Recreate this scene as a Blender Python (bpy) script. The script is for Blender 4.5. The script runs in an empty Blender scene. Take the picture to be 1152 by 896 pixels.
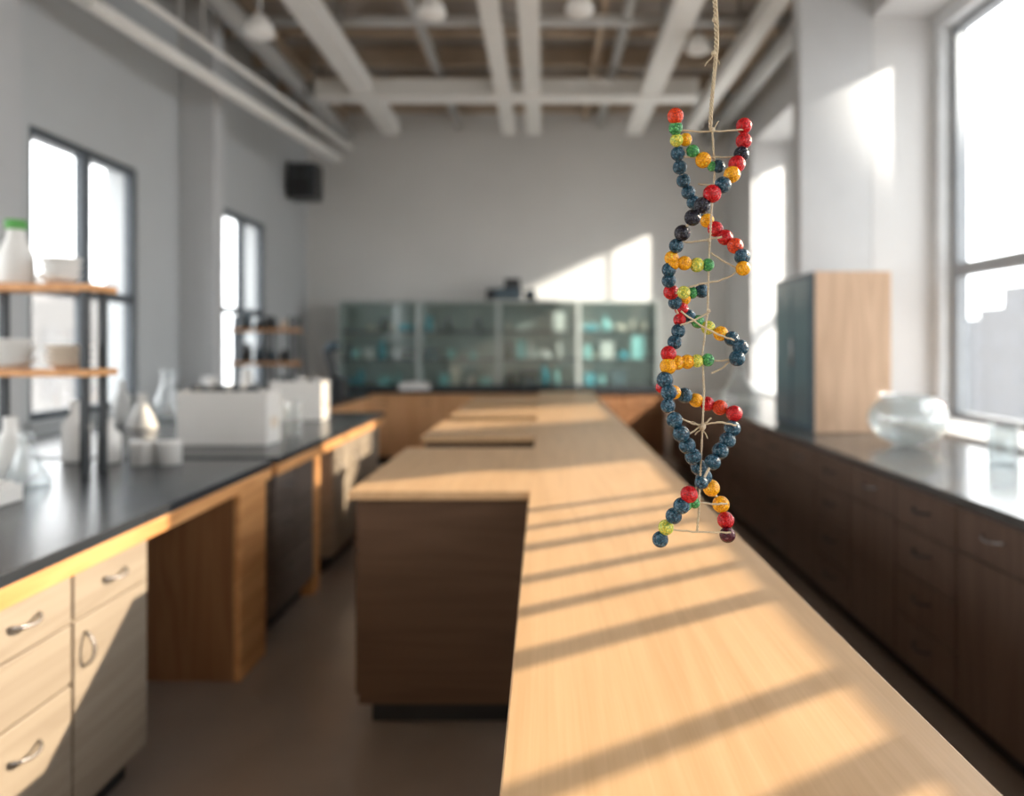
import bpy, bmesh, math, random
from mathutils import Vector, Matrix
random.seed(7)
sc = bpy.context.scene
try:
    sc.view_settings.view_transform = 'Standard'
    sc.view_settings.look = 'None'
except Exception: pass
sc.view_settings.exposure = 0.0

# ------------------------------------------------------------ materials
def newmat(name):
    m = bpy.data.materials.new(name); m.use_nodes = True
    nt = m.node_tree; return m, nt, nt.nodes['Principled BSDF']
def plain(name, col, rough=0.5, metal=0.0, var=0.06, scale=6.0, bump=0.0, bscale=60, spec=0.5):
    m, nt, b = newmat(name)
    tc = nt.nodes.new('ShaderNodeTexCoord')
    n = nt.nodes.new('ShaderNodeTexNoise'); n.inputs['Scale'].default_value = scale; n.inputs['Detail'].default_value = 4
    nt.links.new(tc.outputs['Object'], n.inputs['Vector'])
    r = nt.nodes.new('ShaderNodeValToRGB')
    r.color_ramp.elements[0].position = 0.3; r.color_ramp.elements[1].position = 0.7
    r.color_ramp.elements[0].color = tuple(c*(1-var) for c in col)+(1,)
    r.color_ramp.elements[1].color = tuple(min(1, c*(1+var)) for c in col)+(1,)
    nt.links.new(n.outputs['Fac'], r.inputs['Fac']); nt.links.new(r.outputs['Color'], b.inputs['Base Color'])
    b.inputs['Roughness'].default_value = rough; b.inputs['Metallic'].default_value = metal
    b.inputs['Specular IOR Level'].default_value = spec
    if bump > 0:
        n2 = nt.nodes.new('ShaderNodeTexNoise'); n2.inputs['Scale'].default_value = bscale
        nt.links.new(tc.outputs['Object'], n2.inputs['Vector'])
        bp = nt.nodes.new('ShaderNodeBump'); bp.inputs['Strength'].default_value = bump; bp.inputs['Distance'].default_value = 0.002
        nt.links.new(n2.outputs['Fac'], bp.inputs['Height']); nt.links.new(bp.outputs['Normal'], b.inputs['Normal'])
    return m
def wood(name, c1, c2, rough=0.45, axis='Y', scale=1.0, fine=0.35, spec=0.4):
    m, nt, b = newmat(name)
    tc = nt.nodes.new('ShaderNodeTexCoord'); mp = nt.nodes.new('ShaderNodeMapping')
    s = {'X': (0.35, 5, 5), 'Y': (5, 0.35, 5), 'Z': (5, 5, 0.35)}[axis]
    mp.inputs['Scale'].default_value = tuple(v*scale for v in s)
    nt.links.new(tc.outputs['Object'], mp.inputs['Vector'])
    n = nt.nodes.new('ShaderNodeTexNoise'); n.inputs['Scale'].default_value = 1.6; n.inputs['Detail'].default_value = 3
    n.inputs['Distortion'].default_value = 0.6
    nt.links.new(mp.outputs['Vector'], n.inputs['Vector'])
    mul = nt.nodes.new('ShaderNodeMath'); mul.operation = 'MULTIPLY'; mul.inputs[1].default_value = 11
    nt.links.new(n.outputs['Fac'], mul.inputs[0])
    fr = nt.nodes.new('ShaderNodeMath'); fr.operation = 'PINGPONG'; fr.inputs[1].default_value = 1.0
    nt.links.new(mul.outputs[0], fr.inputs[0])
    mp2 = nt.nodes.new('ShaderNodeMapping')
    s2 = {'X': (3, 160, 160), 'Y': (160, 3, 160), 'Z': (160, 160, 3)}[axis]
    mp2.inputs['Scale'].default_value = s2
    nt.links.new(tc.outputs['Object'], mp2.inputs['Vector'])
    n2 = nt.nodes.new('ShaderNodeTexNoise'); n2.inputs['Scale'].default_value = 1.0; n2.inputs['Detail'].default_value = 3
    nt.links.new(mp2.outputs['Vector'], n2.inputs['Vector'])
    mx = nt.nodes.new('ShaderNodeMix'); mx.data_type = 'FLOAT'; mx.inputs[0].default_value = fine
    nt.links.new(fr.outputs[0], mx.inputs[2]); nt.links.new(n2.outputs['Fac'], mx.inputs[3])
    r = nt.nodes.new('ShaderNodeValToRGB')
    r.color_ramp.elements[0].position = 0.1; r.color_ramp.elements[1].position = 0.8
    r.color_ramp.elements[0].color = c1+(1,); r.color_ramp.elements[1].color = c2+(1,)
    nt.links.new(mx.outputs[0], r.inputs['Fac']); nt.links.new(r.outputs['Color'], b.inputs['Base Color'])
    b.inputs['Roughness'].default_value = rough; b.inputs['Specular IOR Level'].default_value = spec
    bp = nt.nodes.new('ShaderNodeBump'); bp.inputs['Strength'].default_value = 0.15; bp.inputs['Distance'].default_value = 0.001
    nt.links.new(n2.outputs['Fac'], bp.inputs['Height']); nt.links.new(bp.outputs['Normal'], b.inputs['Normal'])
    return m
def paneglass(name, tint=(1, 1, 1), gl=0.06, diff=0.0, dcol=(0.5, 0.6, 0.6)):
    m = bpy.data.materials.new(name); m.use_nodes = True; nt = m.node_tree
    nt.nodes.remove(nt.nodes['Principled BSDF']); out = nt.nodes['Material Output']
    t = nt.nodes.new('ShaderNodeBsdfTransparent'); t.inputs['Color'].default_value = tint+(1,)
    g = nt.nodes.new('ShaderNodeBsdfGlossy'); g.inputs['Roughness'].default_value = 0.05
    lw = nt.nodes.new('ShaderNodeLayerWeight'); lw.inputs['Blend'].default_value = 0.25
    mu = nt.nodes.new('ShaderNodeMath'); mu.operation = 'MULTIPLY_ADD'; mu.inputs[1].default_value = 0.4; mu.inputs[2].default_value = gl
    nt.links.new(lw.outputs['Facing'], mu.inputs[0])
    mx = nt.nodes.new('ShaderNodeMixShader')
    nt.links.new(mu.outputs[0], mx.inputs['Fac']); nt.links.new(t.outputs[0], mx.inputs[1]); nt.links.new(g.outputs[0], mx.inputs[2])
    last = mx
    if diff > 0:
        d = nt.nodes.new('ShaderNodeBsdfDiffuse'); d.inputs['Color'].default_value = dcol+(1,)
        m2 = nt.nodes.new('ShaderNodeMixShader'); m2.inputs['Fac'].default_value = diff
        nt.links.new(mx.outputs[0], m2.inputs[1]); nt.links.new(d.outputs[0], m2.inputs[2]); last = m2
    nt.links.new(last.outputs[0], out.inputs['Surface'])
    return m
def beadmat(name, base, dark, rough=0.2, mot=0.5):
    m, nt, b = newmat(name)
    tc = nt.nodes.new('ShaderNodeTexCoord')
    v = nt.nodes.new('ShaderNodeTexVoronoi'); v.inputs['Scale'].default_value = 420
    nt.links.new(tc.outputs['Object'], v.inputs['Vector'])
    r = nt.nodes.new('ShaderNodeValToRGB')
    r.color_ramp.elements[0].position = 0.3; r.color_ramp.elements[0].color = base+(1,)
    r.color_ramp.elements[1].position = 0.8; r.color_ramp.elements[1].color = dark+(1,)
    nt.links.new(v.outputs['Distance'], r.inputs['Fac'])
    sp = nt.nodes.new('ShaderNodeSeparateColor'); nt.links.new(v.outputs['Color'], sp.inputs['Color'])
    gt = nt.nodes.new('ShaderNodeMath'); gt.operation = 'GREATER_THAN'; gt.inputs[1].default_value = 1-mot*0.5
    nt.links.new(sp.outputs['Red'], gt.inputs[0])
    ml = nt.nodes.new('ShaderNodeMath'); ml.operation = 'MULTIPLY'; ml.inputs[1].default_value = 0.5
    nt.links.new(gt.outputs[0], ml.inputs[0])
    mx = nt.nodes.new('ShaderNodeMix'); mx.data_type = 'RGBA'
    nt.links.new(ml.outputs[0], mx.inputs[0]); nt.links.new(r.outputs['Color'], mx.inputs[6])
    mx.inputs[7].default_value = tuple(min(1, c*1.8+0.12) for c in base)+(1,)
    nt.links.new(mx.outputs[2], b.inputs['Base Color'])
    bp = nt.nodes.new('ShaderNodeBump'); bp.invert = True; bp.inputs['Strength'].default_value = 0.8; bp.inputs['Distance'].default_value = 0.0013
    nt.links.new(v.outputs['Distance'], bp.inputs['Height']); nt.links.new(bp.outputs['Normal'], b.inputs['Normal'])
    b.inputs['Roughness'].default_value = rough; b.inputs['Specular IOR Level'].default_value = 0.4
    return m

M = {}
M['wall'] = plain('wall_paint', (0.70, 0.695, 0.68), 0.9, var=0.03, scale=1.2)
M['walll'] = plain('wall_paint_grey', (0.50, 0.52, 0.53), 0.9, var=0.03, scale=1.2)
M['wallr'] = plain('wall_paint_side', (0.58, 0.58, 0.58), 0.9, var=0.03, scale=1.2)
M['pillar'] = plain('pillar_paint', (0.52, 0.53, 0.54), 0.85, var=0.02)
M['ceil'] = plain('ceiling_deck', (0.36, 0.33, 0.30), 0.9, var=0.15, scale=1.5)
M['joist'] = plain('joist_tan', (0.50, 0.40, 0.30), 0.8, var=0.1)
M['beam'] = plain('beam_white', (0.82, 0.81, 0.78), 0.6, var=0.03)
M['duct'] = plain('duct_grey', (0.52, 0.52, 0.51), 0.5, var=0.05)
M['floor'] = plain('floor_concrete', (0.34, 0.285, 0.245), 0.28, var=0.12, scale=1.8, bump=0.15, bscale=30)
M['oak'] = wood('oak_top', (0.55, 0.335, 0.17), (0.67, 0.435, 0.24), 0.38, 'Y', fine=0.62)
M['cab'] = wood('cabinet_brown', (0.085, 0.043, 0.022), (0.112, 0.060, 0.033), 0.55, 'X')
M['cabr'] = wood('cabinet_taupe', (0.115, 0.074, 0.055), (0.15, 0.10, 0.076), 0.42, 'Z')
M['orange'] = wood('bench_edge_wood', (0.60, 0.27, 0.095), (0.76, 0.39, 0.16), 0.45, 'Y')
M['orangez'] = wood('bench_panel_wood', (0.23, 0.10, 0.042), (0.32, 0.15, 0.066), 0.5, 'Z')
M['backwood_lit'] = wood('back_cabinet_wood_lit', (0.66, 0.34, 0.15), (0.78, 0.44, 0.22), 0.5, 'Z')  # warm light on the back fronts is put into this orange
M['drawer'] = wood('drawer_beige', (0.30, 0.245, 0.19), (0.36, 0.30, 0.235), 0.5, 'Y')
M['drawerd'] = wood('drawer_grey', (0.12, 0.095, 0.08), (0.17, 0.135, 0.115), 0.5, 'Y')
M['tan'] = wood('plywood_tan', (0.58, 0.39, 0.26), (0.70, 0.49, 0.34), 0.5, 'Z')
M['slate'] = plain('slate_top', (0.032, 0.036, 0.042), 0.25, var=0.1)
M['slater'] = plain('slate_top_grey', (0.09, 0.087, 0.084), 0.2, var=0.1)
M['black'] = plain('toe_black', (0.015, 0.015, 0.017), 0.6)
M['dark'] = plain('dark_metal', (0.05, 0.055, 0.06), 0.4, 0.3)
M['frame'] = plain('window_frame_dark', (0.08, 0.095, 0.11), 0.5)
M['framel'] = plain('window_frame_light', (0.26, 0.28, 0.30), 0.5)
M['trimw'] = plain('trim_white', (0.62, 0.64, 0.66), 0.6)
M['chrome'] = plain('handle_chrome', (0.36, 0.35, 0.35), 0.25, 1.0)
M['white'] = plain('white_plastic', (0.80, 0.78, 0.75), 0.4, var=0.02)
M['cream'] = plain('ceramic', (0.76, 0.66, 0.55), 0.35)
M['green'] = plain('green_cap', (0.12, 0.42, 0.10), 0.4)
M['teal'] = plain('teal_panel', (0.12, 0.19, 0.22), 0.25)
M['tealback'] = plain('hutch_back', (0.48, 0.52, 0.50), 0.6)
M['tealitem'] = plain('teal_item', (0.03, 0.38, 0.48), 0.4)
M['tealitem2'] = plain('aqua_item', (0.36, 0.74, 0.74), 0.4)
M['bluegrey'] = plain('bluegrey', (0.08, 0.12, 0.15), 0.25)
M['glass'] = paneglass('pane_glass', gl=0.03)
M['hglass'] = paneglass('hutch_glass', (0.90, 0.95, 0.94), 0.05, 0.06, (0.4, 0.5, 0.48))
M['cglass'] = paneglass('lab_glass', (0.92, 0.95, 0.96), 0.12, 0.12, (0.9, 0.93, 0.95))
M['bld'] = plain('outside_concrete', (0.125, 0.128, 0.135), 0.9)
M['bld2'] = plain('outside_window', (0.095, 0.10, 0.11), 0.5)
M['string'] = plain('jute_string', (0.58, 0.48, 0.34), 0.9, var=0.25, scale=900)

# ------------------------------------------------------------ mesh builder
class B:
    def __init__(s): s.bm = bmesh.new(); s.mats = []
    def mi(s, k):
        if k not in s.mats: s.mats.append(k)
        return s.mats.index(k)
    def box(s, x0, x1, y0, y1, z0, z1, k):
        i = s.mi(k)
        v = [s.bm.verts.new((x, y, z)) for x in (x0, x1) for y in (y0, y1) for z in (z0, z1)]
        for f in ((0, 1, 3, 2), (4, 6, 7, 5), (0, 4, 5, 1), (2, 3, 7, 6), (0, 2, 6, 4), (1, 5, 7, 3)):
            fc = s.bm.faces.new([v[a] for a in f]); fc.material_index = i
    def cyl(s, p0, p1, r0, k, r1=None, seg=16):
        if r1 is None: r1 = r0
        i = s.mi(k); p0 = Vector(p0); p1 = Vector(p1); d = (p1-p0).normalized()
        a = d.orthogonal().normalized(); b = d.cross(a)
        A = []; C = []
        for t in range(seg):
            an = 2*math.pi*t/seg; o = a*math.cos(an)+b*math.sin(an)
            A.append(s.bm.verts.new(p0+o*r0)); C.append(s.bm.verts.new(p1+o*r1))
        for t in range(seg):
            u = (t+1) % seg
            f = s.bm.faces.new([A[t], A[u], C[u], C[t]]); f.material_index = i; f.smooth = True
        f = s.bm.faces.new(A[::-1]); f.material_index = i
        f = s.bm.faces.new(C); f.material_index = i
    def lathe(s, cx, cy, cz, prof, k, seg=28):
        i = s.mi(k); rings = []
        for r, z in prof:
            r = max(r, 0.0004)
            rings.append([s.bm.verts.new((cx+r*math.cos(2*math.pi*t/seg), cy+r*math.sin(2*math.pi*t/seg), cz+z)) for t in range(seg)])
        for a, b in zip(rings, rings[1:]):
            for t in range(seg):
                u = (t+1) % seg
                f = s.bm.faces.new([a[t], a[u], b[u], b[t]]); f.material_index = i; f.smooth = True
    def sphere(s, c, r, k, u=20, v=14):
        i = s.mi(k)
        res = bmesh.ops.create_uvsphere(s.bm, u_segments=u, v_segments=v, radius=r, matrix=Matrix.Translation(c))
        fs = set()
        for vv in res['verts']:
            for f in vv.link_faces: fs.add(f)
        for f in fs: f.material_index = i; f.smooth = True
    def tube(s, pts, r, k, seg=8):
        for a, b in zip(pts, pts[1:]): s.cyl(a, b, r, k, seg=seg)
    def done(s, name, bevel=0.0, parent=None):
        bmesh.ops.recalc_face_normals(s.bm, faces=s.bm.faces)
        me = bpy.data.meshes.new(name); s.bm.to_mesh(me); s.bm.free()
        for k in s.mats: me.materials.append(M[k])
        ob = bpy.data.objects.new(name, me); sc.collection.objects.link(ob)
        if bevel > 0:
            md = ob.modifiers.new('bevel', 'BEVEL'); md.width = bevel; md.segments = 2; md.limit_method = 'ANGLE'; md.angle_limit = math.radians(50)
        if parent: ob.parent = parent
        return ob
def handle(b, x, y, z, L, d, vertical=False, k='chrome'):
    pts = []
    for t in range(9):
        a = t/8; o = (a-0.5)*L; out = d*0.03*math.sin(math.pi*a)**0.6 if 0 < a < 1 else 0
        pts.append((x+out, y, z+o) if vertical else (x+out, y+o, z-0.008*math.sin(math.pi*a)))
    b.tube(pts, 0.005, k)

# ------------------------------------------------------------ room shell
YB = 9.3; YF = -2.6; H = 4.6; XL = -3.1; XR = 2.4
b = B(); b.box(XL-0.25, 3.1, YF-0.2, YB+0.2, -0.1, 0, 'floor'); b.done('floor')
b = B(); b.box(XL-0.25, 3.1, YF-0.2, YB+0.2, H, H+0.15, 'ceil'); b.done('ceiling')
b = B(); b.box(XL-0.25, 3.1, YB, YB+0.2, 0, H, 'wall'); b.done('wall_back')
b = B(); b.box(XL-0.25, 3.1, YF-0.2, YF, 0, H, 'wall'); b.done('wall_front')
def wall_with_openings(name, x0, x1, ops, k):
    b = B(); y = YF
    for (a, c, z0, z1) in ops:
        b.box(x0, x1, y, a, 0, H, k); b.box(x0, x1, a, c, 0, z0, k); b.box(x0, x1, a, c, z1, H, k); y = c
    b.box(x0, x1, y, YB, 0, H, k); b.done(name)
LW = [(-1.6, 0.2, 0.98, 2.78), (0.9, 2.9, 0.98, 2.78), (4.28, 5.43, 0.98, 2.78), (6.85, 7.9, 0.98, 2.78)]  # second opening is out of view, added to let in fill light
RW = [(-2.0, 1.3, 0.9, 3.84), (2.0, 5.2, 0.9, 3.84), (6.4, 8.2, 0.9, 3.78)]
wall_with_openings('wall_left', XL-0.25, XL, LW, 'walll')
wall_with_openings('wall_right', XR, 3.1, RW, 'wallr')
n = 0
for (a, c, z0, z1) in LW:
    n += 1; b = B(); x0, x1 = XL-0.08, XL-0.02; t = 0.05
    b.box(x0, x1, a, a+t, z0, z1, 'frame'); b.box(x0, x1, c-t, c, z0, z1, 'frame')
    b.box(x0, x1, a+t, c-t, z0, z0+t, 'frame'); b.box(x0, x1, a+t, c-t, z1-t, z1, 'frame')
    m = (a+c)/2; b.box(x0, x1, m-0.04, m+0.04, z0+t, z1-t, 'frame')
    b.box(x0, x1, a+t, m-0.04, 1.76, 1.82, 'frame'); b.box(x0, x1, m+0.04, c-t, 1.76, 1.82, 'frame')
    b.box(x0+0.03, x0+0.036, a+t, c-t, z0+t, z1-t, 'glass')
    b.box(XL-0.02, XL+0.04, a-0.03, c+0.03, z0-0.03, z0, 'walll')
    b.done('window_%d' % n)
def rwin(a, c, z0, z1, mull, hb):
    global n
    n += 1; b = B(); x0, x1 = 2.92, 3.0; t = 0.07; tf = 0.17
    b.box(x0, x1, a, a+t, z0, z1, 'framel'); b.box(x0, x1, c-tf, c, z0, z1, 'framel')
    b.box(x0, x1, a+t, c-tf, z0, z0+0.07, 'framel'); b.box(x0, x1, a+t, c-tf, z1-t-0.1, z1, 'framel')
    for y, w in mull: b.box(x0+0.03, x0+0.055, y-w/2, y+w/2, z0+0.07, z1-t-0.1, 'framel')
    b.box(x0, x1-0.01, a+t, c-tf, hb, hb+0.09, 'framel')
    b.box(x0+0.06, x0+0.066, a+t, c-tf, z0+0.07, z1-0.17, 'glass')
    b.box(2.84, 2.92, c-0.10, c, z0, z1, 'trimw'); b.box(2.84, 2.92, a, a+0.1, z0, z1, 'trimw'); b.box(2.84, 2.92, a+0.1, c-0.1, z1-0.12, z1, 'trimw')
    b.done('window_%d' % n)
rwin(-2.0, 1.3, 0.9, 3.84, [(-1.2, 0.04), (-0.4, 0.04), (0.4, 0.04)], 1.95)
rwin(2.0, 5.2, 0.9, 3.84, [(2.43, 0.09), (2.66, 0.05), (3.04, 0.065), (3.26, 0.045), (3.46, 0.05), (3.72, 0.06), (3.93, 0.045), (4.15, 0.05)], 1.93)
rwin(6.4, 8.2, 0.9, 3.78, [(7.2, 0.03), (7.65, 0.03)], 1.93)
b = B(); b.box(2.4, 2.92, 2.0, 5.2, 0.9, 0.925, 'trimw'); b.box(2.4, 2.92, 6.4, 8.2, 0.9, 0.925, 'trimw'); b.done('trim_1')
b = B(); b.box(1.87, 2.4, 5.2, 5.36, 0, H, 'pillar'); b.done('pillar', 0.01)
b = B(); b.box(XL, -2.80, 6.05, 6.22, 0, H, 'pillar'); b.done('pillar', 0.01)
b = B(); b.box(XL, -3.02, 3.75, 4.12, 0, H, 'pillar'); b.done('pillar', 0.01)
b = B(); b.box(XL, XL+0.02, 8.1, 9.3, 0, 0.1, 'trimw'); b.done('baseboard_left')

# ------------------------------------------------------------ ceiling structure
b = B(); zb, zt = 4.04, 4.20
for xc, w in ((-1.86, 0.17), (-0.42, 0.12), (-0.12, 0.13), (1.10, 0.17), (1.78, 0.10)):
    b.box(xc-w/2, xc+w/2, -2.4, 8.74, zb, zt, 'beam')
    b.box(xc-w/2-0.02, xc+w/2+0.02, -2.4, 8.74, zb-0.012, zb, 'beam')
    for y in (0.5, 2.5, 4.5, 6.5, 8.3): b.cyl((xc, y, zt), (xc, y, H), 0.02, 'duct', seg=8)
b.box(-2.36, 1.6, 7.34, 7.50, 4.03, 4.2, 'beam'); b.box(-2.36, 1.6, 7.30, 7.54, 4.0, 4.03, 'beam')
b.box(-2.9, 2.2, 4.4, 4.5, 4.26, 4.34, 'beam')
b.done('ceiling_beam')
b = B()
y = -2.2
while y < 9.2:
    b.box(XL, 2.4, y, y+0.08, H-0.18, H, 'joist'); y += 0.75
for xc in (-2.6, -1.2, 0.5, 2.1): b.box(xc, xc+0.06, -2.4, 9.2, H-0.24, H-0.18, 'joist')
b.done('ceiling_joist')
b = B(); b.cyl((-2.77, 4.29, 3.53), (-2.32, 8.0, 3.53), 0.05, 'beam'); b.cyl((-2.97, 1.5, 3.53), (-2.77, 4.29, 3.53), 0.05, 'beam')
b.cyl((-2.60, 4.29, 3.66), (-2.17, 8.0, 3.66), 0.025, 'beam'); b.cyl((-2.8, 1.5, 3.66), (-2.60, 4.29, 3.66), 0.025, 'beam')
for y, x in ((3, -2.86), (5.2, -2.66), (7.4, -2.39)): b.cyl((x, y, 3.55), (x, y, H), 0.012, 'duct', seg=8)
for y, x in ((3, -2.69), (5.2, -2.495), (7.4, -2.24)): b.cyl((x, y, 3.67), (x, y, H), 0.01, 'duct', seg=8)
b.done('ceiling_pipe')
b = B()
for x, z, r in ((-2.55, 4.15, 0.09), (0.72, 4.3, 0.05), (-1.1, 4.28, 0.045), (2.12, 4.1, 0.08)):
    b.cyl((x, -2.4, z), (x, 9.2, z), r, 'duct')
b.cyl((-2.9, 6.2, 4.27), (2.3, 6.2, 4.27), 0.05, 'duct')
b.cyl((-2.9, 8.2, 4.32), (2.3, 8.2, 4.32), 0.04, 'duct')
b.done('ceiling_duct')
for (x, y, z) in ((-2.0, 5.0, 3.60), (-0.82, 5.2, 3.83), (0.26, 5.2, 3.85), (1.3, 6.0, 3.9)):
    b = B(); b.cyl((x, y, z+0.14), (x, y, H), 0.012, 'duct', seg=8)
    b.lathe(x, y, z, [(0.0, 0.0), (0.06, 0.005), (0.10, 0.025), (0.105, 0.05), (0.08, 0.11), (0.04, 0.16), (0.0, 0.17)], 'beam')
    b.done('pendant_lamp')

# ------------------------------------------------------------ central bench
b = B()
b.box(-0.054, 0.558, 0.45, 8.3, 0.868, 0.90, 'oak')
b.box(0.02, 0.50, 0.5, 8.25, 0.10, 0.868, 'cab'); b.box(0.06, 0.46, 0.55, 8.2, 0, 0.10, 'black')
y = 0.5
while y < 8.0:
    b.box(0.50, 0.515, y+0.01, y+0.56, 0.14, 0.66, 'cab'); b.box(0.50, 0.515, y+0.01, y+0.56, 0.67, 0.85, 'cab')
    b.box(0.515, 0.53, y+0.2, y+0.36, 0.75, 0.765, 'chrome'); y += 0.58
for a, c in ((2.65, 3.78), (4.22, 5.12), (5.46, 6.3), (6.62, 7.5)):
    b.box(-0.73, -0.0545, a, c, 0.868, 0.90, 'oak')
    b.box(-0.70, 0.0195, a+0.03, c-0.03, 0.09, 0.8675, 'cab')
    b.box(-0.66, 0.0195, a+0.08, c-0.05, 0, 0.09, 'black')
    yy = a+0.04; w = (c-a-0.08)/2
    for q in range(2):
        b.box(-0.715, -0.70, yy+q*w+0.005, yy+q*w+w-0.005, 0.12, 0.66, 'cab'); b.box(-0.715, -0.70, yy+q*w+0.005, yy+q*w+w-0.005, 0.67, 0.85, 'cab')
b.done('lab_island_bench', 0.003)

# ------------------------------------------------------------ left bench
b = B(); xf = -1.325; XLb = -3.01
b.box(XLb, -1.29, 0.4, 3.38, 0.865, 0.90, 'slate'); b.box(-1.33, -1.295, 0.4, 3.38, 0.81, 0.865, 'orange')
b.box(XLb, -1.33, 3.34, 3.375, 0.81, 0.865, 'orange')
b.box(-1.95, xf-0.015, 0.45, 2.4, 0.10, 0.865, 'drawer'); b.box(-1.92, -1.40, 0.5, 2.38, 0, 0.10, 'black')
e = 0.006
for k, y0 in enumerate((0.48, 0.86, 1.24, 1.62, 2.0)):
    y1 = y0+0.38
    b.box(xf-0.015, xf, y0+e, y1-e, 0.67, 0.80, 'drawer')
    if k % 2 == 1:
        b.box(xf-0.015, xf, y0+e, y1-e, 0.50, 0.66, 'drawer'); b.box(xf-0.015, xf, y0+e, y1-e, 0.12, 0.49, 'drawer')
        handle(b, xf, y0+0.19, 0.41, 0.11, 1)
    else:
        b.box(xf-0.015, xf, y0+e, y1-e, 0.12, 0.66, 'drawer'); handle(b, xf, y0+0.05, 0.57, 0.10, 1, True)
    handle(b, xf, y0+0.19, 0.745, 0.11, 1)
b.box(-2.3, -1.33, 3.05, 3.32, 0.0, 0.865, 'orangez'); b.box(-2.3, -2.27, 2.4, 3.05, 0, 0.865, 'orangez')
b.box(-1.33, -1.30, 3.045, 3.325, 0.0, 0.81, 'orange')  # aisle face in brighter wood: sunlight put into the colour
b.done('lab_bench', 0.003)
b = B()
b.box(XLb, -1.29, 3.46, 5.75, 0.865, 0.90, 'slate'); b.box(-1.33, -1.295, 3.46, 5.75, 0.81, 0.865, 'orange'); b.box(XLb, -1.33, 3.465, 3.49, 0.81, 0.865, 'orange')
b.box(-1.95, -1.34, 3.5, 4.1, 0.1, 0.865, 'drawerd'); b.box(-1.9, -1.4, 3.52, 4.1, 0, 0.1, 'black')
for z0, z1 in ((0.12, 0.38), (0.39, 0.60), (0.61, 0.80)):
    b.box(-1.34, -1.325, 3.51, 3.80, z0, z1, 'drawerd'); b.box(-1.34, -1.325, 3.81, 4.09, z0, z1, 'drawerd')
    handle(b, -1.325, 3.65, z1-0.06, 0.1, 1)
b.box(-1.95, -1.33, 4.1, 4.22, 0, 0.865, 'orange')
b.box(-1.95, -1.34, 4.5, 5.7, 0.1, 0.865, 'drawer'); b.box(-1.9, -1.4, 4.52, 5.7, 0, 0.1, 'black')
for q in range(3):
    b.box(-1.34, -1.325, 4.51+q*0.4, 4.89+q*0.4, 0.12, 0.80, 'drawer'); handle(b, -1.325, 4.56+q*0.4, 0.65, 0.1, 1, True)
b.done('lab_bench', 0.003)

# ------------------------------------------------------------ right counter
b = B()
for (x0, x1, y0, y1) in ((1.5, 2.4, 0.3, 5.195), (1.5, 1.865, 5.195, 5.365), (1.5, 2.4, 5.365, 8.44)):
    b.box(x0, x1-0.003, y0, y1, 0.865, 0.90, 'slater')
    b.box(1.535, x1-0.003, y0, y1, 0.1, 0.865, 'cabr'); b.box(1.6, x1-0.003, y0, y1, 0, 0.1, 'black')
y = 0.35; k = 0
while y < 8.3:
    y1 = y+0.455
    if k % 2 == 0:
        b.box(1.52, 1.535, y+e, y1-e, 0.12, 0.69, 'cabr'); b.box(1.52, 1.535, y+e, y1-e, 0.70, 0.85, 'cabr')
        handle(b, 1.52, y+0.23, 0.79, 0.12, -1)
    else:
        for z0, z1 in ((0.12, 0.30), (0.31, 0.49), (0.50, 0.68), (0.69, 0.85)):
            b.box(1.52, 1.535, y+e, y1-e, z0, z1, 'cabr'); handle(b, 1.52, y+0.23, z1-0.07, 0.12, -1, False, 'dark')
    y = y1; k += 1
b.done('lab_counter', 0.003)

# ------------------------------------------------------------ back counter + hutch
b = B()
b.box(-2.75, 1.48, 8.46, YB-0.003, 0.868, 0.90, 'slate')
b.box(-2.7, 1.46, 8.52, YB-0.003, 0.1, 0.868, 'backwood_lit'); b.box(-2.65, 1.4, 8.58, YB-0.003, 0, 0.1, 'black')
x = -2.7
while x < 1.3:
    kk = 'backwood_lit' if x < 0.4 else 'orangez'  # left fronts take the wood with the warm light in its colour
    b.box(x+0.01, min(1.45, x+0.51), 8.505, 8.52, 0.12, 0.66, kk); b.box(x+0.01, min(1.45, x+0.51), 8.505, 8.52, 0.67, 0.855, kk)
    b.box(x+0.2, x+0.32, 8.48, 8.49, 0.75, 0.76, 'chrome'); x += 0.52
b.done('back_counter', 0.003)
b = B(); hx0, hx1, hy0, hy1, hz0, hz1 = -2.55, 1.42, 8.8, 9.2, 0.905, 2.0
b.box(hx0, hx1, hy1-0.02, hy1, hz0, hz1, 'tealback'); b.box(hx0, hx1, hy0, hy1-0.02, hz1-0.03, hz1, 'tealback'); b.box(hx0, hx1, hy0, hy1-0.02, hz0, hz0+0.04, 'dark')
N = 4; w = (hx1-hx0)/N
for i in range(N+1):
    xx = hx0+i*w; b.box(max(hx0, xx-0.02), min(hx1, xx+0.02), hy0, hy1-0.02, hz0+.04, hz1-.03, 'tealback')
for i in range(N):
    for z in (1.25, 1.6): b.box(hx0+i*w+.02, hx0+(i+1)*w-.02, hy0+0.05, hy1-0.02, z, z+0.02, 'dark')
    b.box(hx0+i*w+.02, hx0+(i+1)*w-.02, hy0+0.005, hy0+0.011, hz0+.04, hz1-.03, 'hglass')
hutch = b.done('display_cabinet')
b = B(); ks = ['tealitem', 'tealitem2', 'white', 'bluegrey', 'cream', 'dark', 'tealitem2', 'tealitem']
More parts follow.
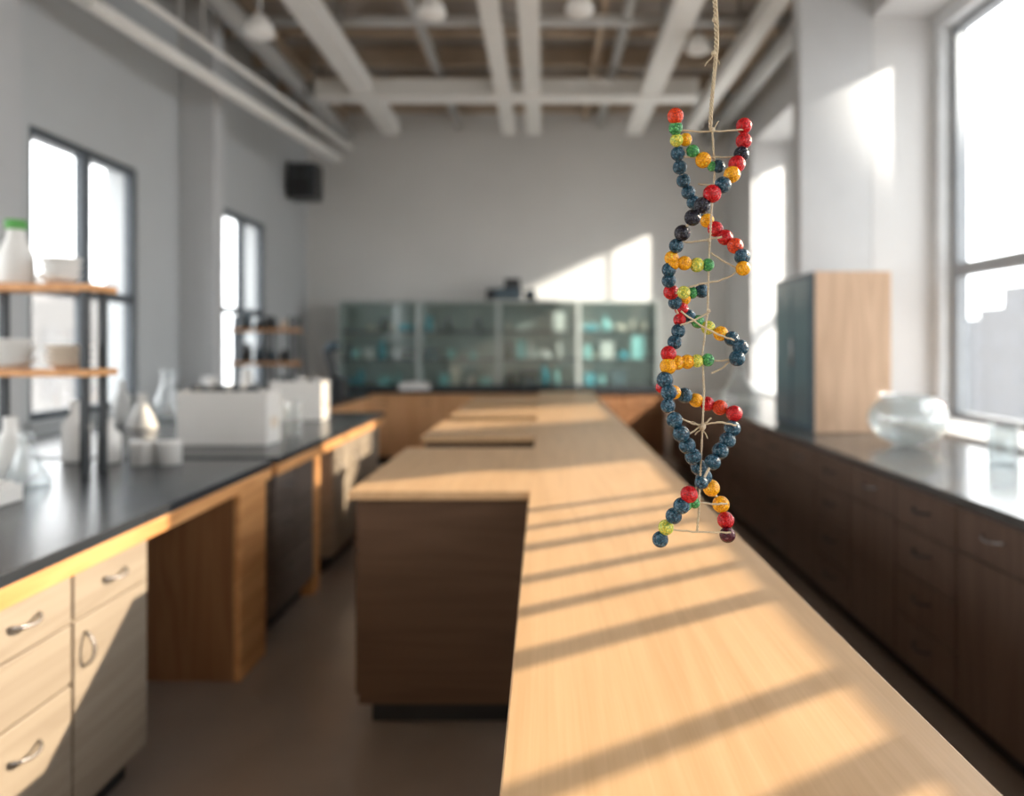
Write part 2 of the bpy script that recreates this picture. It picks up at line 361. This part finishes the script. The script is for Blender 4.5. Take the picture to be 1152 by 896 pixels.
for i in range(N):
    for z in (hz0+0.042, 1.272, 1.622):
        xx = hx0+i*w+0.08
        while xx < hx0+(i+1)*w-0.22:
            ww = random.uniform(0.05, 0.2); hh = random.uniform(0.08, 0.28); kk = random.choice(ks)
            if random.random() < 0.8:
                if random.random() < 0.5: b.box(xx, xx+ww, 8.88, 9.06, z, z+hh, kk)
                else:
                    r = ww/2.2; b.lathe(xx+ww/2, 8.97, z, [(0, 0), (r, 0), (r, hh*0.6), (r*0.4, hh*0.8), (r*0.4, hh), (0, hh)], kk, 14)
            xx += ww+random.uniform(0.01, 0.08)
b.done('cabinet_glassware', parent=hutch)
b = B()
b.box(-0.62, -0.28, 8.9, 9.1, 2.0, 2.16, 'bluegrey'); b.box(-0.5, -0.3, 8.92, 9.08, 2.16, 2.28, 'dark'); b.lathe(-0.68, 9.0, 2.0, [(0, 0), (0.06, 0), (0.05, 0.15), (0, 0.16)], 'dark')
b.cyl((-0.25, 9, 2.06), (-0.12, 9, 2.12), 0.05, 'bluegrey'); b.box(-0.25, -0.1, 8.94, 9.06, 2.0, 2.07, 'dark')
b.done('microscope_case', 0.01)
b = B(); b.box(-3.06, -2.72, 8.45, 8.75, 3.20, 3.62, 'dark'); b.box(XL, -3.06, 8.55, 8.65, 3.3, 3.5, 'dark')
b.cyl((-2.89, 8.45, 3.33), (-2.89, 8.435, 3.33), 0.11, 'black'); b.cyl((-2.89, 8.45, 3.52), (-2.89, 8.435, 3.52), 0.05, 'black')
b.done('wall_speaker', 0.01)

# ------------------------------------------------------------ tall cabinet on right counter
b = B(); b.box(1.67, 2.14, 4.38, 5.08, 0.902, 1.90, 'tan'); b.box(1.65, 1.67, 4.385, 5.075, 0.905, 1.895, 'bluegrey')
b.box(1.645, 1.65, 4.42, 4.715, 0.94, 1.86, 'teal'); b.box(1.645, 1.65, 4.745, 5.04, 0.94, 1.86, 'teal'); b.cyl((1.635, 4.70, 1.3), (1.635, 4.70, 1.5), 0.008, 'chrome')
b.done('storage_cabinet', 0.006)
b = B(); R = 0.2; pr = []
for i in range(19):
    a = math.radians(-80+i*(80+50)/18); pr.append((R*math.cos(a), R*0.72+R*0.72*math.sin(a)))
pr = [(0, 0.0)]+pr+[(0.15, 0.275)]
b.lathe(1.97, 3.85, 0.902, pr, 'cglass', 40); b.lathe(1.97, 3.85, 0.902, [(r*0.96, z*0.97+0.006) for r, z in pr], 'cglass', 40)
b.done('glass_bowl')
b = B(); pr = [(0, 0), (0.06, 0), (0.062, 0.01), (0.062, 0.17), (0.068, 0.18)]; b.lathe(2.1, 3.25, 0.902, pr, 'cglass'); b.lathe(2.1, 3.25, 0.905, [(r*0.95, z) for r, z in pr], 'cglass'); b.done('glass_beaker')
b = B(); b.lathe(1.68, 6.1, 0.902, [(0, 0), (0.15, 0), (0.17, 0.06), (0.14, 0.16), (0.05, 0.26), (0.04, 0.36), (0.05, 0.37)], 'cglass'); b.done('glass_flask')

# ------------------------------------------------------------ left shelves + items
def shelf(name, x0, x1, y0, y1, zs, ztop, pk='dark'):
    b = B(); t = 0.014
    for x in (x0+t, (x0*0.42+x1*0.58), x1-t):
        for y in (y0+t, y1-t): b.box(x-t, x+t, y-t, y+t, 0.902, ztop, pk)
    for z in zs: b.box(x0-0.02, x1+0.03, y0-0.02, y1+0.02, z-0.03, z, 'orange')
    return b.done(name, 0.002)
shf = shelf('bench_shelf', -2.95, -1.90, 2.95, 3.10, (1.345, 1.70), 1.70)
b = B(); x, y, z = -2.25, 3.03, 1.702
b.lathe(x, y, z, [(0, 0), (0.065, 0), (0.07, 0.02), (0.065, 0.13), (0.035, 0.2), (0.032, 0.235)], 'white'); b.lathe(x, y, z, [(0, 0.235), (0.04, 0.235), (0.04, 0.275), (0, 0.28)], 'green'); b.done('squeeze_bottle')
def bowls(name, x, y, z, r, n, k, dz=0.025):
    b = B()
    for i in range(n):
        o = i*dz; q = r*(1-0.06*(i % 2)); b.lathe(x+random.uniform(-.004, .004), y, z+o, [(0, 0), (q*0.5, 0), (q*0.85, dz*0.9), (q, dz*1.5), (q*0.96, dz*1.5), (q*0.8, dz*1.05), (0, dz*0.5)], k)
    return b.done(name)
bowls('stacked_bowls', -2.06, 3.03, 1.702, 0.082, 3, 'white', 0.032)
bowls('stacked_bowls', -2.235, 2.99, 1.347, 0.085, 4, 'white', 0.028)
bowls('stacked_dishes', -2.03, 3.03, 1.347, 0.09, 5, 'cream', 0.018)
bowls('stacked_dishes', -2.52, 3.03, 1.347, 0.09, 5, 'white', 0.02)
def flask(x, y, s, k='white', name='erlenmeyer_flask'):
    b = B(); b.lathe(x, y, 0.902, [(0, 0), (0.07*s, 0), (0.075*s, 0.012*s), (0.025*s, 0.13*s), (0.022*s, 0.18*s), (0.028*s, 0.19*s), (0.0, 0.19*s)], k); return b.done(name)
def bottle(x, y, r, h, k):
    b = B(); b.lathe(x, y, 0.902, [(0, 0), (r, 0), (r*1.03, 0.01), (r*1.03, h*0.62), (r*0.45, h*0.8), (r*0.45, h*0.97), (r*0.5, h), (0, h)], k); return b.done('reagent_bottle')
flask(-1.98, 2.72, 1.1, 'cglass'); flask(-2.2, 2.62, 1.0, 'cglass')
bottle(-2.10, 2.80, 0.055, 0.26, 'white'); bottle(-2.27, 2.82, 0.065, 0.30, 'white'); bottle(-2.42, 2.75, 0.06, 0.28, 'white'); bottle(-2.02, 3.30, 0.05, 0.20, 'white'); bottle(-2.2, 3.35, 0.06, 0.28, 'white')
b = B(); b.box(-2.2, -1.83, 2.2, 2.5, 0.902, 0.925, 'white'); b.box(-2.2, -2.17, 2.2, 2.5, 0.925, 0.975, 'white'); b.box(-1.86, -1.83, 2.2, 2.5, 0.925, 0.96, 'white'); b.box(-2.17, -1.86, 2.47, 2.5, 0.925, 0.97, 'white'); b.box(-2.17, -1.86, 2.2, 2.22, 0.925, 0.96, 'white')
b.box(-2.12, -1.95, 2.28, 2.42, 0.925, 1.01, 'cream'); b.done('sample_tray', 0.004)
for x, r in ((-1.83, 0.055), (-1.71, 0.05)):
    b = B(); b.lathe(x, 3.25, 0.902, [(0, 0), (r, 0), (r, 0.09), (r*1.05, 0.092), (r*1.05, 0.105), (0, 0.107)], 'white'); b.done('white_jar')
def bench_box(x0, x1, y0, y1, h):
    b = B(); z = 0.902; t = 0.02
    b.box(x0, x1, y0, y1, z, z+t, 'white'); b.box(x0, x1, y0, y0+t, z+t, z+h, 'white'); b.box(x0, x1, y1-t, y1, z+t, z+h, 'white')
    b.box(x0, x0+t, y0+t, y1-t, z+t, z+h, 'white'); b.box(x1-t, x1, y0+t, y1-t, z+t, z+h, 'white'); b.box(x0+t, x1-t, y0+t, y1-t, z+h*0.8, z+h*0.82, 'dark')
    xx = x0+0.07
    while xx < x1-0.05:
        for yy in (y0+0.06, y1-0.06): b.cyl((xx, yy, z+h*0.82), (xx, yy, z+h+0.03), 0.022, 'dark' if random.random() < .5 else 'duct')
        xx += 0.075
    b.box(x1, x1+0.004, y0+0.05, y1-0.05, z+h*0.3, z+h*0.5, 'cream')
    return b.done('sample_rack_box', 0.004)
bench_box(-1.99, -1.50, 3.85, 4.05, 0.29); bench_box(-1.98, -1.60, 5.12, 5.32, 0.28)
b = B(); b.lathe(-1.50, 4.25, 0.902, [(0, 0), (0.05, 0), (0.05, 0.2), (0.055, 0.21)], 'cglass'); b.done('glass_beaker')
for x, y, s in ((-2.75, 5.2, 1.9), (-2.5, 5.35, 1.6), (-2.6, 4.6, 1.2), (-2.3, 5.5, 1.9)):
    flask(x, y, s, random.choice(['cglass', 'white']))
for (x, y) in ((-2.62, 5.5), (-2.85, 4.8)): bottle(x, y, 0.06, 0.3, 'duct')
b = B(); b.box(-3.09, -1.95, 6.55, 8.0, 0.865, 0.9, 'slate'); b.box(-3.09, -2.0, 6.6, 7.95, 0.1, 0.865, 'backwood_lit'); b.box(-3.05, -2.05, 6.65, 7.9, 0, 0.1, 'black'); b.box(-2.0, -1.985, 6.62, 7.25, 0.12, 0.85, 'backwood_lit'); b.box(-2.0, -1.985, 7.27, 7.93, 0.12, 0.85, 'backwood_lit'); b.done('side_bench', 0.003)
shelf('bench_shelf', -2.98, -2.42, 6.8, 7.0, (1.28, 1.60), 1.72)
b = B()
for z in (1.282, 1.602):
    for i in range(4):
        x = -2.88+i*0.12; h = random.uniform(0.08, 0.18); b.lathe(x, 6.9, z, [(0, 0), (0.045, 0), (0.045, h*0.7), (0.02, h), (0, h)], random.choice(['dark', 'bluegrey', 'dark', 'cream']), 14)
b.done('shelf_bottles')
b = B(); b.box(-2.3, -2.05, 7.2, 7.5, 0.902, 1.1, 'dark'); b.cyl((-2.15, 7.35, 1.1), (-2.25, 7.35, 1.4), 0.04, 'dark'); b.cyl((-2.25, 7.35, 1.4), (-2.12, 7.35, 1.45), 0.05, 'bluegrey'); b.done('microscope', 0.01)
b = B(); b.box(-1.75, -1.4, 8.55, 8.75, 0.902, 0.98, 'white'); b.box(-1.71, -1.44, 8.58, 8.72, 0.98, 0.995, 'duct'); b.done('lab_scale', 0.01)

# ------------------------------------------------------------ outside
b = B()
for x0, x1, y0, y1, h in ((-45, -34, 8, 30, 3.0), (-60, -48, 30, 55, 9), (-40, -32, 34, 50, 4.5), (-50, -40, 55, 85, 7)):
    b.box(x0, x1, y0, y1, -12, h, 'bld')
    yy = y0+1
    while yy < y1-1:
        zz = -8
        while zz < h-2: b.box(x1, x1+0.05, yy, yy+1.4, zz, zz+1.6, 'bld2'); zz += 3
        yy += 2.6
b.done('outside_building')
b = B()
for x0, x1, y0, y1, h in ((40, 50, 20, 45, 3.2), (40, 50, 48, 62, 6.5), (55, 65, 65, 90, 6), (42, 52, 64, 75, 4)):
    b.box(x0, x1, y0, y1, -12, h, 'bld')
    yy = y0+1
    while yy < y1-1:
        zz = -8
        while zz < h-2: b.box(x0-0.05, x0, yy, yy+1.4, zz, zz+1.6, 'bld2'); zz += 3
        yy += 2.6
b.done('outside_building')

# ------------------------------------------------------------ DNA model
cols = {
 'r': beadmat('bead_red', (0.66, 0.010, 0.015), (0.28, 0.004, 0.008), mot=0.08),
 'o': beadmat('bead_orange', (0.86, 0.075, 0.012), (0.4, 0.02, 0.008), mot=0.08),
 'y': beadmat('bead_yellow', (1.0, 0.47, 0.010), (0.62, 0.22, 0.005), mot=0.12),
 'l': beadmat('bead_lime', (0.80, 0.66, 0.08), (0.25, 0.40, 0.07), mot=0.5),
 'g': beadmat('bead_green', (0.06, 0.34, 0.08), (0.02, 0.12, 0.06), mot=0.5),
 't': beadmat('bead_teal', (0.010, 0.075, 0.125), (0.003, 0.016, 0.035), mot=0.5),
 'n': beadmat('bead_navy', (0.010, 0.010, 0.025), (0.003, 0.003, 0.008), mot=0.2),
 'm': beadmat('bead_maroon', (0.10, 0.006, 0.02), (0.03, 0.002, 0.008), mot=0.2)}
for k, v in cols.items(): M['bead_'+k] = v
dna = bpy.data.objects.new('dna_helix_model', None); dna.empty_display_size = 0.1
sc.collection.objects.link(dna); S = 0.00125; dna.location = (0.229, 1.0, 1.468)
def P(px, py, d=0.0): return Vector(((px-795)*S, d, (371-py)*S))
A = [(757,135,'o',1.1),(758,147,'g',.95),(760,159,'l',.9),(763,172,'t',1),(767,185,'t',1),(773,198,'t',1),(780,210,'t',1),(787,221,'t',1),(794,233,'t',.9),(802,243,'y',1),(810,254,'r',1.1),(819,265,'r',1.1),(828,276,'o',1.1),(834,289,'t',1.1),(833,303,'y',1)]
A2 = [(796,325,'t',1),(784,327,'g',.9),(776,334,'y',.9),(772,346,'r',1),(781,355,'t',1),(791,361,'g',.95),(802,368,'l',1),(815,375,'y',1.05),(826,381,'t',1.05),(834,391,'t',1.1),(828,403,'t',1.1)]
Bs = [(838,140,'r',1.1),(837,158,'r',1.1),(833,174,'n',1.05),(825,188,'r',1.15),(817,202,'y',1.1),(805,215,'t',1.1),(793,225,'r',1.2),(783,237,'n',1.1),(774,249,'n',1.1),(765,264,'n',1.1),(760,277,'t',1),(756,290,'y',1),(753,303,'t',1),(754,315,'t',1),(758,327,'r',1.1),(764,339,'t',1),(769,359,'r',.9),(766,372,'t',1),(760,385,'t',1),(752,398,'r',1.1),(751,412,'y',1.15),(747,427,'t',1.15),(751,441,'t',1.1),(750,456,'t',1),(756,471,'t',1.1),(763,486,'t',1.15),(771,500,'t',1.15),(780,514,'t',1.15),(789,528,'t',1.15),(797,541,'t',1.15),(807,555,'y',1.2),(818,574,'y',1.2),(822,591,'r',1.2),(822,606,'m',1.1)]
C = [(745,436,'r',.85),(762,443,'y',1),(776,447,'t',1.1),(790,453,'y',1),(803,457,'r',1.05),(817,461,'o',1.1),(831,467,'r',1.15),(828,484,'t',1.15),(821,497,'t',1.15),(811,508,'t',1.15),(800,519,'t',1.1),(784,539,'t',.9),(770,551,'r',1.15),(762,564,'t',1.1),(755,577,'t',1.1),(748,592,'l',1.05),(742,606,'t',1.1)]
R = [(771,157,'y',.9),(779,170,'g',.9),(791,180,'y',1.1),(801,187,'g',.7),(808,187,'t',.9),(758,297,'y',.8),(770,296,'y',1),(784,298,'l',1),(796,298,'g',.9),(762,408,'y',1),(773,407,'y',1),(784,406,'l',.9),(796,405,'g',.9),(769,329,'l',.9),(781,566,'g',.75),(772,568,'g',.8)]
b = B()
rr = 0.0103
def depth_of(u, v, sgn):
    d = sgn*0.042*math.sin(math.pi*(v-225)/115.0+math.pi/2); off = (u-795)/42.0
    return d*(math.sqrt(max(0.0, 1-min(1, abs(off))**2))*0.8+0.2)
for lst, sgn in ((A, 1), (A2, -1), (Bs, -1), (C, 1)):
    for (u, v, c, s) in lst: b.sphere(P(u, v, depth_of(u, v, sgn)), rr*s, 'bead_'+c)
for (u, v, c, s) in R: b.sphere(P(u, v, 0.0), rr*s, 'bead_'+c)
b.done('beads', parent=dna)
def thread(name, pts, r):
    cu = bpy.data.curves.new(name, 'CURVE'); cu.dimensions = '3D'; cu.bevel_depth = r; cu.bevel_resolution = 2
    sp = cu.splines.new('POLY'); sp.points.add(len(pts)-1)
    for p, q in zip(sp.points, pts): p.co = (q[0], q[1], q[2], 1)
    cu.materials.append(M['string']); o = bpy.data.objects.new(name, cu); sc.collection.objects.link(o); o.parent = dna; return o
for i, (lst, sgn) in enumerate(((A, 1), (A2, -1), (Bs, -1), (C, 1))):
    thread('strand_%d' % i, [P(u, v, depth_of(u, v, sgn)) for (u, v, c, s) in lst], 0.0018)
def sag(u0, v0, u1, v1, s=3, n=14):
    return [P(u0+(u1-u0)*t/n, v0+(v1-v0)*t/n+s*math.sin(math.pi*t/n)+random.uniform(-.5, .5), random.uniform(-.001, .001)) for t in range(n+1)]
rungs = [(757,146,838,146,2),(758,160,803,187,3),(763,176,830,176,1),(785,207,812,207,1),(765,272,812,266,2),(756,296,797,298,1),(833,303,797,318,3),(797,318,760,330,-2),(766,350,826,383,4),(752,412,797,405,1),(796,405,828,403,2),(750,430,762,443,1),(757,463,790,478,4),(790,478,828,479,-3),(770,490,800,470,2),(746,594,822,599,2),(770,562,818,567,2),(765,366,798,350,2),(834,392,800,420,4),(833,303,800,284,2)]
for i, (a, c, d, e2, s) in enumerate(rungs): thread('rung_%d' % i, sag(a, c, d, e2, s), 0.0013)
def path(ctrl, n=16):
    out = []
    for (u0, v0), (u1, v1) in zip(ctrl, ctrl[1:]):
        for t in range(n): out.append((u0+(u1-u0)*t/n, v0+(v1-v0)*t/n))
    out.append(ctrl[-1]); return out
cen = path([(801,146),(804,190),(800,240),(797,300),(796,350),(790,400),(792,440),(790,480),(788,530),(786,575),(784,598)])
for k in range(2):
    pts = [P(u, v, 0)+Vector((0.0010*math.cos(v*0.8+k*math.pi), 0.0010*math.sin(v*0.8+k*math.pi), 0)) for u, v in cen]
    thread('core_thread_%d' % k, pts, 0.0010)
top = (4.6-1.468)/S
for k in range(3):
    pts = []
    nn = 1100; v0 = 146; v1 = 371-top
    for i in range(nn+1):
        v = v0+(v1-v0)*i/nn
        u = 801+3*min(1, (146-v)/100)+2.0*math.sin(v*0.035)
        ph = v*0.42+k*2*math.pi/3; am = 0.0024 if v < 60 else 0.0017
        pts.append(P(u, v, 0)+Vector((am*math.cos(ph), am*math.sin(ph), 0)))
    thread('hanging_cord_%d' % k, pts, 0.0013)
b = B()
for (u, v, s) in ((803,60,1.0),(801,146,1.0),(790,480,1.3),(797,270,.7),(797,350,.7),(792,405,.7),(804,22,1.0)): b.sphere(P(u, v, 0), 0.0040*s, 'string', 12, 8)
b.done('knots', parent=dna)
for i, (u, v, du, dv) in enumerate(((803,60,-10,14),(803,60,7,12),(790,480,-8,10),(790,480,6,14),(790,480,-12,-5),(801,146,8,-10))):
    thread('frayed_end_%d' % i, [P(u+du*t/6, v+dv*t/6+math.sin(t)*1.2, 0.002*t/6) for t in range(7)], 0.0008)

# ------------------------------------------------------------ lights
w = bpy.data.worlds.new('world'); sc.world = w; w.use_nodes = True; nt = w.node_tree
bg = nt.nodes['Background']; tc = nt.nodes.new('ShaderNodeTexCoord'); sx = nt.nodes.new('ShaderNodeSeparateXYZ'); rp = nt.nodes.new('ShaderNodeValToRGB')
nt.links.new(tc.outputs['Generated'], sx.inputs[0])
ma = nt.nodes.new('ShaderNodeMath'); ma.operation = 'MULTIPLY_ADD'; ma.inputs[1].default_value = 0.5; ma.inputs[2].default_value = 0.5
nt.links.new(sx.outputs['Z'], ma.inputs[0]); nt.links.new(ma.outputs[0], rp.inputs['Fac'])
rp.color_ramp.elements[0].position = 0.40; rp.color_ramp.elements[0].color = (0.50, 0.49, 0.48, 1)
rp.color_ramp.elements[1].position = 0.52; rp.color_ramp.elements[1].color = (0.95, 0.975, 0.985, 1)
nt.links.new(rp.outputs['Color'], bg.inputs['Color']); bg.inputs['Strength'].default_value = 6.4
el = math.radians(21.5); az = math.radians(31)
s = Vector((math.cos(el)*math.cos(az), math.cos(el)*math.sin(az), math.sin(el)))
L = bpy.data.lights.new('sun', 'SUN'); L.energy = 10.5; L.color = (1.0, 0.83, 0.61); L.angle = math.radians(0.5)
lo = bpy.data.objects.new('sun', L); lo.rotation_euler = s.to_track_quat('Z', 'Y').to_euler(); lo.location = s*20; sc.collection.objects.link(lo)
L = bpy.data.lights.new('wall_patch_spot', 'SPOT'); L.energy = 10500; L.color = (1.0, 0.93, 0.82); L.spot_size = math.radians(40); L.spot_blend = 0.2; L.shadow_soft_size = 0.1  # spot added outside the window to throw the bright patch on the back wall
lo = bpy.data.objects.new('wall_patch_spot', L); lo.location = (7.0, 3.2, 5.4)
lo.rotation_euler = (lo.location-Vector((0.5, 9.3, 2.2))).to_track_quat('Z', 'Y').to_euler(); sc.collection.objects.link(lo)

# ------------------------------------------------------------ camera
cd = bpy.data.cameras.new('camera'); cam = bpy.data.objects.new('camera', cd); sc.collection.objects.link(cam)
cam.location = (0, 0, 1.447); cam.rotation_euler = (math.radians(90), 0, 0)
cd.sensor_width = 36; cd.lens = 25.0; cd.shift_x = -36/1152; cd.shift_y = -60/1152; cd.clip_start = 0.05; cd.clip_end = 500
cd.dof.use_dof = True; cd.dof.focus_distance = 1.0; cd.dof.aperture_fstop = 1.6
sc.camera = cam
